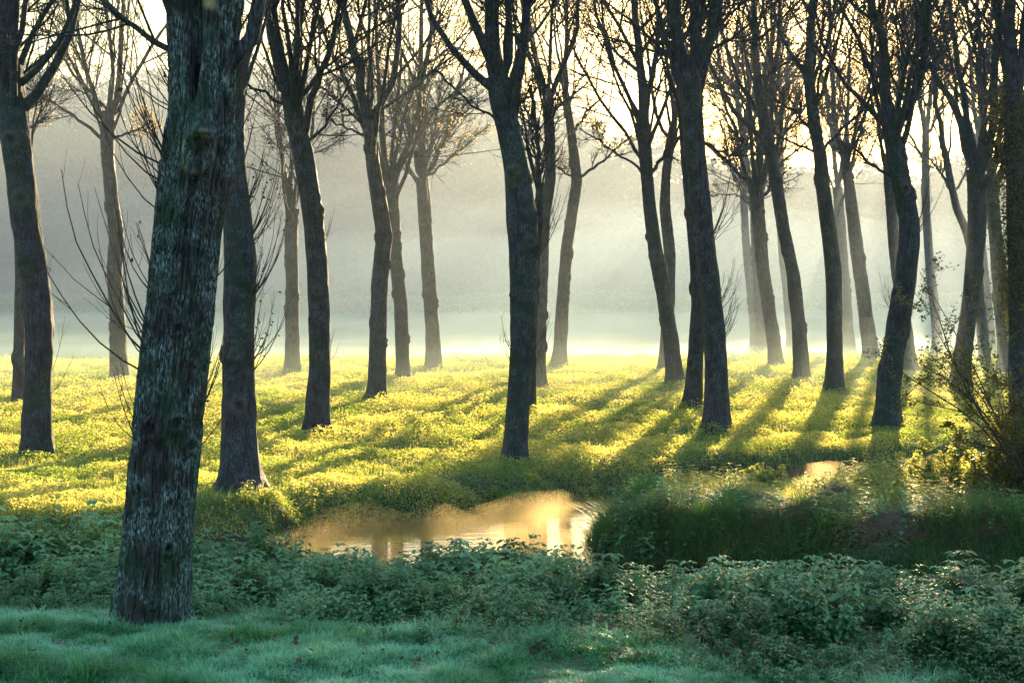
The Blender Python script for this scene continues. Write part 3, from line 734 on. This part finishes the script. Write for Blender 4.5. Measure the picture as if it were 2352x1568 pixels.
hs *= 1 - .42 * sstep(-.3, 1.8, X) * sstep(13.6, 16.2, Y)
hs *= .34 + .66 * sstep(0, 2.6, Y - grass_line(X))
tint = .0 + .9 * fbm(np.stack([X, Y], -1) * 1.1, 3, 29) + rng.normal(size=len(X)) * .12
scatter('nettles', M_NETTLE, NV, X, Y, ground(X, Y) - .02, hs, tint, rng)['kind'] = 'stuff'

# nettles on the left bank strip, the peninsula and the ditch edges
n = 14000
X, Y = in_view(n, 18.4, 31, 1.1, .8, power=2)
dd = poly_dist(np.stack([X, Y], -1))
pen = (X > .8) & (Y < 28 + .16 * X)
keep = ((dd > .15) & pen & (rng.random(n) < .45 + .7 * np.clip(.5 + 1.4 * fbm(np.stack([X, Y], -1) * .9, 2, 33), 0, 1))) | ((dd > .2) & (dd < 1.1) & ~pen & (Y > 21.3) & (rng.random(n) < .25))
X, Y = X[keep], Y[keep]
scatter('bank_herbs', M_COVER, NV, X, Y, ground(X, Y) - .04, (.35 + .55 * rng.random(len(X))) * np.clip(.7 + .9 * fbm(np.stack([X, Y], -1) * 1.2, 2, 35), .4, 1.3), rng.random(len(X)) * .5, rng)['kind'] = 'stuff'

# nettles and docks hanging on the front of the peninsula bank
n = 3800
X = rng.uniform(.9, 9.5, n); Y = rng.uniform(18.4, 24., n); dd = poly_dist(np.stack([X, Y], -1))
keep = (dd > .12) & (dd < 1.5) & (rng.random(n) < np.clip(.45 + 1.4 * fbm(np.stack([X, Y], -1) * 1.1, 2, 39), .05, 1)); X, Y = X[keep], Y[keep]
scatter('bank_nettles', M_NETTLE, NV, X, Y, ground(X, Y) - .04, .35 + .55 * rng.random(len(X)), .25 + .5 * fbm(np.stack([X, Y], -1) * 1.5, 2, 40), rng, .3)['kind'] = 'stuff'

# grass blades
def blades(X, Y, Z, H, W, bend, rs, K=4):
    n = len(X); a = rs.uniform(0, 2 * math.pi, n); h = np.stack([np.cos(a), np.sin(a), 0 * a], -1); sd = np.stack([-np.sin(a), np.cos(a), 0 * a], -1)
    P = np.zeros((n, K, 2, 3)); t = np.linspace(0, 1, K)
    for k in range(K):
        c = np.stack([X, Y, Z], -1) + h * (H * bend * t[k] ** 2)[:, None]; c[:, 2] += H * (t[k] - .35 * bend * t[k] ** 2.2)
        w = (W * (1 - t[k] ** 1.5 * .92) * .5)[:, None]
        P[:, k, 0] = c - sd * w; P[:, k, 1] = c + sd * w
    b = (np.arange(n) * K * 2)[:, None, None]; k = (np.arange(K - 1) * 2)[None, :, None]
    f = (b + k + np.array([0, 1, 3, 2])[None, None]).reshape(-1, 4)
    return P.reshape(-1, 3), f
n = 300000
X, Y = in_view(n, 9.4, 13.6, 1.1, .5, power=2)
keep = Y < grass_line(X) + .35 + .35 * rng.normal(size=n); X, Y = X[keep], Y[keep]
p2 = np.stack([X, Y], -1)
H = (.045 + .085 * np.clip(.5 + fbm(p2 * 2.2, 3, 81), 0, 1)) * rng.uniform(.6, 1.2, len(X)) * np.clip(1 + 1.1 * fbm(p2 * 5, 2, 82), .45, 2.1)
v, f = blades(X, Y, ground(X, Y) - .01, H, rng.uniform(.005, .010, len(X)), rng.uniform(.2, 1.5, len(X)), rng)
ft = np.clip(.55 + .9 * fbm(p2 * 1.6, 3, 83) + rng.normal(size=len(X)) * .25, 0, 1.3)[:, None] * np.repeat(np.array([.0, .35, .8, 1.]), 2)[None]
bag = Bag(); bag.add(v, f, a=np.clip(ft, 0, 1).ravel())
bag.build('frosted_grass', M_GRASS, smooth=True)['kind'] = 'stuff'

n = 260000
X, Y = in_view(n, 21, 58, 1.08, 1.5)
p2 = np.stack([X, Y], -1); dd = poly_dist(p2); tf = fbm(p2 * .8, 3, 87)
keep = (dd > .2) & (rng.random(n) < .25 + 1.2 * tf + .25); X, Y, p2 = X[keep], Y[keep], p2[keep]
v, f = blades(X, Y, ground(X, Y), rng.uniform(.10, .26, len(X)), rng.uniform(.006, .011, len(X)) * (.6 + Y / 50), rng.uniform(.1, 1.1, len(X)), rng, 3)
bag = Bag(); bag.add(v, f, a=np.repeat(rng.random(len(X)), 6))
bag.build('meadow_grass', M_COVER, smooth=True)['kind'] = 'stuff'

# long grass hanging over the banks
n = 120000
X, Y = in_view(n, 17.2, 33, 1.1, .8, power=2)
p2 = np.stack([X, Y], -1); dd = poly_dist(p2)
cl = fbm(p2 * 2.4, 2, 91)
keep = (dd > -.02) & (dd < 1.15) & (Y > 19) & (rng.random(n) < .35 + .9 * cl + .3)
X, Y, dd = X[keep], Y[keep], dd[keep]; p2 = np.stack([X, Y], -1)
front = (X > .9) & (Y < 23.6)
cl2 = np.clip(.5 + 1.3 * fbm(p2 * 1.5, 2, 97), .12, 1.3)
H = np.where(front, rng.uniform(.25, .60, len(X)), rng.uniform(.10, .28, len(X)))
n2_ = 110000
X2 = rng.uniform(.9, 9.5, n2_); Y2 = rng.uniform(18.3, 23.6, n2_); d2 = poly_dist(np.stack([X2, Y2], -1)); k2 = (d2 > .0) & (d2 < 1.3) & (Y2 > 18.3); X2, Y2 = X2[k2], Y2[k2]
X = np.concatenate([X, X2]); Y = np.concatenate([Y, Y2]); H = np.concatenate([H, rng.uniform(.22, .62, len(X2))]); p2 = np.stack([X, Y], -1)
H = H * np.clip(.55 + 1.5 * fbm(p2 * 1.6, 2, 97), .2, 1.4)
v, f = blades(X, Y, ground(X, Y) - .01, H, rng.uniform(.009, .019, len(X)), rng.uniform(.3, 1.3, len(X)), rng, 5)
bag = Bag(); bag.add(v, f, a=np.repeat(np.clip(.15 + .8 * fbm(p2 * .9, 3, 93) + rng.normal(size=len(X)) * .2, 0, 1), 10))
bag.build('bank_grass', M_BANKGRASS, smooth=True)['kind'] = 'stuff'

# flattened dead grass mats on the peninsula's edge
bag = Bag()
for (px, py, sx_, sy_, n) in ((1720,1165,.65,.22,6500),(1500,1172,.25,.2,1600),(1860,1195,.5,.25,5000),(1925,1155,.25,.2,2200),(2090,1225,.6,.2,4500),(2270,1225,.45,.2,2500)):
    Yc = pick(px, py + 12); Xc = pdir(px, py)[0] * Yc
    X = Xc + rng.normal(size=n) * sx_ * .55; Y = Yc + .25 + rng.normal(size=n) * sy_ * .55
    ok = ground(X, Y) > -.5; X, Y = X[ok], Y[ok]; n = len(X)
    q = np.clip(1 - ((X - Xc) / sx_) ** 2 - ((Y - Yc - .25) / sy_) ** 2, 0, 1)
    Z = ground(X, Y) + .06 + .13 * q * rng.random(n) + .05 * fbm(np.stack([X, Y], -1) * 4, 2, 44)
    a = rng.normal(size=n) * .6 + rng.integers(0, 2, n) * math.pi; a = a + 2.2 * fbm(np.stack([X, Y], -1) * 1.6, 2, 43); h = np.stack([np.cos(a), np.sin(a) * .6, rng.normal(size=n) * .35 - .1], -1)
    c0 = np.stack([X, Y, Z], -1); L_ = rng.uniform(.12, .38, n)[:, None]
    P = np.stack([c0 - h * L_ * .5, c0 + np.array([0, 0, .03]), c0 + h * L_ * .5 - np.array([0, 0, .05])], 1)
    P[:, 1, 2] += .05 * rng.random(n)
    v, f = tubes(P, rng.uniform(.002, .006, n)[:, None] * np.ones((1, 3)), 3); bag.add(v, f, a=np.repeat(rng.random(n), 9))
bag.build('dead_grass', M_STRAW)['kind'] = 'stuff'

# dark fallen leaves lying in the frosted turf
n = 150
X = rng.uniform(-3.6, 2.2, n); Y = rng.uniform(10.5, 13.0, n)
v, f1, f2 = leaf_quads(np.stack([X, Y, ground(X, Y) + .08 + rng.random(n) * .05], -1), rng.uniform(.025, .07, n), .2)
bag = Bag(); bag.add(v, f1, f2, a=np.repeat(rng.random(n) * .3, 4)); bag.build('fallen_leaves', M_DEADLEAF, smooth=False)['kind'] = 'stuff'

# ------------------------------------------------------------------ shrubs at the right
def shrub(name, label, px, py, Y, stems, leafn, leafs, mat, height, dirx, spread, zlift=0, levels=(7, 6)):
    x, z = pdir(px, py)[0] * Y, 0
    base = np.array([x, Y, float(ground(x, Y))]); rs = np.random.default_rng(int(px))
    root = empty(name, base); tag(root, label, 'shrub')
    P = np.zeros((stems, 9, 3)); P[:, 0] = base + rs.normal(size=(stems, 3)) * np.array([.08, .08, 0]) + np.array([0, 0, zlift])
    d = np.stack([dirx + rs.normal(size=stems) * spread, rs.normal(size=stems) * spread, rs.uniform(.5, 1.4, stems)], -1); d /= np.linalg.norm(d, axis=1, keepdims=True)
    L_ = height * rs.uniform(.55, 1.1, stems)
    for q in range(1, 9):
        d = d + rs.normal(size=(stems, 3)) * .12; d /= np.linalg.norm(d, axis=1, keepdims=True); P[:, q] = P[:, q - 1] + d * (L_ / 8)[:, None]
    Rr = np.linspace(.018, .006, 9)[None] * rs.uniform(.7, 1.2, stems)[:, None]
    bag = Bag(); v, f = tubes(P, Rr, 6); bag.add(v, f)
    P1, R1 = children(P, Rr, levels[0], 6, .15, (30, 70), (.2, .5), .6, .15, .15, rs, .004); v, f = tubes(P1, R1, 4); bag.add(v, f)
    P2, R2 = children(P1, R1, levels[1], 5, .1, (30, 70), (.3, .6), .6, .1, .18, rs, .0025); v, f = tubes(P2, R2, 3); bag.add(v, f)
    bag.build('branches', M_TWIG, root, True, base)
    pts = np.concatenate([P2[:, 1:].reshape(-1, 3), P1[:, 3:].reshape(-1, 3)])
    c0 = pts[rs.integers(0, len(pts), leafn)] + rs.normal(size=(leafn, 3)) * .025
    c0[:, 2] = np.maximum(c0[:, 2], ground(c0[:, 0], c0[:, 1]) + .02)
    v, f1, f2 = leaf_quads(c0, rs.uniform(leafs * .7, leafs * 1.3, leafn), .15, rs)
    bag = Bag(); bag.add(v, f1, f2, a=np.repeat(rs.random(leafn), 4)); bag.build('foliage', mat, root, False, base)
    return root
shrub('leafy_shrub', 'small-leaved shrub reaching left into the bright gap at the right edge', 2405, 1000, 22.0, 12, 8000, .042, M_THICKET, 3.7, -.42, .22)
shrub('bramble_thicket', 'black-green bramble thicket filling the corner below the right edge', 2400, 1110, 22.4, 70, 24000, .055, M_THICKET, 1.6, -.1, .6, 0, (6, 5))
shrub('low_bramble', 'low arching bramble with backlit yellow-green leaves on the peninsula', 2190, 1090, 25.2, 26, 4200, .06, M_COVER, 1.0, -.3, .8, 0, (5, 4))
shrub('leafy_weed', 'round bushy weed on the peninsula rim left of the bent tree shadow', 1745, 1110, 26.0, 22, 2600, .06, M_COVER, .45, 0, .9, 0, (4, 4))
# ivy on the tree at the right edge
rec = next(t_ for t_, T_ in zip(tree_rec, TREES) if T_[2].get('ivy')); rs = rec['rs']; n = 9000
k = rs.integers(60, len(rec['C']), n); a = rs.uniform(0, 2 * math.pi, n)
c0 = rec['C'][k, :3] + np.stack([np.cos(a), np.sin(a), 0 * a], -1) * (rec['C'][k, 3] + np.abs(rs.normal(size=n)) * (.10 + .12 * np.sin(k * .21) ** 2))[:, None] + rs.normal(size=(n, 3)) * np.array([.03, .03, .25])
v, f1, f2 = leaf_quads(c0, rs.uniform(.04, .075, n), .2, rs)
bag = Bag(); bag.add(v, f1, f2, a=np.repeat(rs.random(n), 4)); bag.build('ivy', M_THICKET, rec['root'], False, rec['base'])

# ------------------------------------------------------------------ far vegetation
# rough tussocks along the foot of the wood
bag = Bag()
n = 26000
X = rng.uniform(-50, 60, n); Y = 106 + rng.random(n) * 22
Z = ground(X, Y) + rng.random(n) * (.3 + .5 * np.clip(fbm(np.stack([X, Y], -1) * .15, 3, 95) + .4, 0, 1))
v, f1, f2 = leaf_quads(np.stack([X, Y, Z], -1), rng.uniform(.2, .5, n), .2)
bag.add(v, f1, f2, a=np.repeat(rng.random(n), 4)); bag.build('rough_grass', M_BANKGRASS, smooth=False)['kind'] = 'stuff'
# the wood
bag = Bag(); rw = np.random.default_rng(77)
def wood_top(px):      # the height in the picture that the crowns reach
    return np.interp(px, [-200, 0, 150, 300, 450, 700, 900, 1100, 1300, 1500, 1650, 1800, 2000, 2200, 2600], [120, 125, 150, 130, 140, 155, 170, 195, 280, 345, 370, 375, 380, 380, 340])
cnt = 0
for row, (Yr, st) in enumerate(((138, 4.2), (147, 4.6), (156, 5.), (168, 5.5))):
    X0 = -85 - row * 8
    while X0 < 95 + row * 8:
        x = X0 + rw.uniform(-1.5, 1.5); y = Yr + rw.uniform(-4, 4); px = CX + x / y * FPX
        top = CAMZ + (640 - wood_top(px)) / FPX * y + rw.uniform(-2.2, 1.2) - (1.5 if row == 0 else 0)
        g0 = float(ground(x, y)); Hh = max(top - g0, 3)
        n = int(3000 * min(Hh / 14, 1.2)); wd = Hh * rw.uniform(.22, .34)
        nb = 30
        bc = np.stack([rw.normal(size=nb) * wd * .6, rw.normal(size=nb) * wd * .5, Hh * (.12 + .84 * rw.random(nb))], -1)
        bc[:8, 2] = rw.random(8) * Hh * .3
        bc[:, :2] *= (1.15 - bc[:, 2:3] / Hh) * 1.3
        k = rw.integers(0, nb, n); c0 = bc[k] + rw.normal(size=(n, 3)) * np.array([wd * .26, wd * .26, Hh * .06])
        c0[:, 2] = np.clip(c0[:, 2], .1, Hh); c0 += np.array([x, y, g0])
        v, f1, f2 = leaf_quads(c0, rw.uniform(.35, 1.0, n) * (1.25 - .6 * (c0[:, 2] - g0) / Hh), .2, rw, .9)
        bag.add(v, f1, f2, a=np.repeat(np.clip(rw.random() + rw.normal(size=n) * .1, 0, 1), 4))
        v, f = tubes(np.array([[[x, y, g0 - .3], [x, y, g0 + Hh * .5], [x + rw.normal() * .3, y, g0 + Hh * .9]]]), np.array([[.28, .2, .06]]), 6); bag.add(v, f, a=1.)
        X0 += st; cnt += 1
bag.build('far_wood', M_WOOD, smooth=False)['kind'] = 'stuff'

# ------------------------------------------------------------------ air
def volume_mat(name, dens, col, g):
    m, N, L = mat_new(name)
    v = N.new('ShaderNodeVolumePrincipled'); v.inputs['Density'].default_value = dens; v.inputs['Color'].default_value = (*col, 1)
    v.inputs['Anisotropy'].default_value = g
    o = N.new('ShaderNodeOutputMaterial'); L.new(v.outputs[0], o.inputs['Volume'])
    return m
def box(name, x0, x1, y0, y1, z0, z1, mat):
    v = np.array([(x, y, z) for z in (z0, z1) for y in (y0, y1) for x in (x0, x1)], float)
    f = np.array([[0, 2, 3, 1], [4, 5, 7, 6], [0, 1, 5, 4], [2, 6, 7, 3], [0, 4, 6, 2], [1, 3, 7, 5]])
    o = mesh_obj(name, v, f, mat, smooth=False); tag(o, kind='stuff'); return o
box('haze', -130, 140, -30, 190, -2.4, 29, volume_mat('haze_air', .00028, (.92, .95, 1.0), .4))
# shallow ground mist with an uneven top lying over the far field
for hs_ in (1.2, .85, .5):
    mx, my = np.meshgrid(np.arange(-80, 100, 2.), np.arange(36, 136, 2.))
    edge = sstep(0, 12, my - 36) * sstep(0, 6, 136 - my + 2)
    mz = np.maximum(ground(mx, my), -.4) + .08 + hs_ * edge * (1.35 - 1.1 * sstep(48, 66, my) + (.7 - .6 * sstep(50, 64, my)) * fbm(np.stack([mx, my], -1) * .09, 3, 12 + int(hs_ * 10)))
    bz = np.full_like(mz, -1.0)
    ny_, nx_ = mz.shape; top = np.arange(ny_ * nx_).reshape(ny_, nx_); bot = top + ny_ * nx_
    q = lambda a: np.stack([a[:-1, :-1], a[:-1, 1:], a[1:, 1:], a[1:, :-1]], -1).reshape(-1, 4)
    sides = []
    for e_t, e_b in ((top[0], bot[0]), (top[:, -1], bot[:, -1]), (top[-1][::-1], bot[-1][::-1]), (top[::-1, 0], bot[::-1, 0])):
        sides.append(np.stack([e_b[:-1], e_b[1:], e_t[1:], e_t[:-1]], -1))
    o = mesh_obj('ground_mist', np.concatenate([np.stack([mx, my, mz], -1).reshape(-1, 3), np.stack([mx, my, bz], -1).reshape(-1, 3)]),
                 [np.concatenate([q(top), q(bot)[:, ::-1], *sides])], volume_mat('mist_air', .0062, (.74, .86, .78), .35))
    tag(o, kind='stuff')

# taller, thinner bank of mist standing between the plantation and the wood
mx, my = np.meshgrid(np.arange(-84, 104, 4.), np.arange(60, 137, 4.))
mz = 3 + (6.0 - 3.0 * sstep(5, 25, mx)) * sstep(62, 100, my) + 3.4 * fbm(np.stack([mx, my], -1) * .07, 3, 14)
bz = np.full_like(mz, -1.1)
ny_, nx_ = mz.shape; top = np.arange(ny_ * nx_).reshape(ny_, nx_); bot = top + ny_ * nx_
sides = []
for e_t, e_b in ((top[0], bot[0]), (top[:, -1], bot[:, -1]), (top[-1][::-1], bot[-1][::-1]), (top[::-1, 0], bot[::-1, 0])):
    sides.append(np.stack([e_b[:-1], e_b[1:], e_t[1:], e_t[:-1]], -1))
o = mesh_obj('mist_bank', np.concatenate([np.stack([mx, my, mz], -1).reshape(-1, 3), np.stack([mx, my, bz], -1).reshape(-1, 3)]),
             [np.concatenate([q(top), q(bot)[:, ::-1], *sides])], volume_mat('mist_bank_air', .0050, (.35, .49, .62), .35))
tag(o, kind='stuff')
# a still thinner veil above it
mx, my = np.meshgrid(np.arange(-84, 104, 4.), np.arange(37, 137, 4.) )
mz = np.maximum(11., 24.5 - 5.5 * sstep(5, 25, mx) - .187 * (138 - my)) + 1.2 * fbm(np.stack([mx, my], -1) * .06, 3, 14)
bz = np.full_like(mz, -1.1)
ny_, nx_ = mz.shape; top = np.arange(ny_ * nx_).reshape(ny_, nx_); bot = top + ny_ * nx_
sides = []
for e_t, e_b in ((top[0], bot[0]), (top[:, -1], bot[:, -1]), (top[-1][::-1], bot[-1][::-1]), (top[::-1, 0], bot[::-1, 0])):
    sides.append(np.stack([e_b[:-1], e_b[1:], e_t[1:], e_t[:-1]], -1))
o = mesh_obj('mist_veil', np.concatenate([np.stack([mx, my, mz], -1).reshape(-1, 3), np.stack([mx, my, bz], -1).reshape(-1, 3)]),
             [np.concatenate([q(top), q(bot)[:, ::-1], *sides])], volume_mat('mist_veil_air', .0046, (.40, .47, .55), .35))
tag(o, kind='stuff')
# steam lying on the stream, the low sun's orange put into its colour
mx, my = np.meshgrid(np.arange(-9, 13, .35), np.arange(19.4, 32.5, .35))
dw = poly_dist(np.stack([mx, my], -1)); t_ = sstep(.5, -.7, dw)
mz = WATER_Z + .01 + sstep(-4.2, -2.9, mx) * t_ * (1 + .45 * sstep(2, 3.5, mx)) * (.16 + .55 * fbm(np.stack([mx * .9, my * .9], -1), 3, 19)) * np.where(mx > 1.0, sstep(27.5, 28.5, my + .0 * mx) + (mx < 2.6) * sstep(23.5, 24.5, my), sstep(19.4, 21.5, my)).clip(0, 1)
bz = np.full_like(mz, WATER_Z - .02)
ny_, nx_ = mz.shape; top = np.arange(ny_ * nx_).reshape(ny_, nx_); bot = top + ny_ * nx_
sides = []
for e_t, e_b in ((top[0], bot[0]), (top[:, -1], bot[:, -1]), (top[-1][::-1], bot[-1][::-1]), (top[::-1, 0], bot[::-1, 0])):
    sides.append(np.stack([e_b[:-1], e_b[1:], e_t[1:], e_t[:-1]], -1))
o = mesh_obj('steam', np.concatenate([np.stack([mx, my, mz], -1).reshape(-1, 3), np.stack([mx, my, bz], -1).reshape(-1, 3)]),
             [np.concatenate([q(top), q(bot)[:, ::-1], *sides])], volume_mat('steam_air', .13, (1.0, .78, .42), .72))
tag(o, kind='stuff')
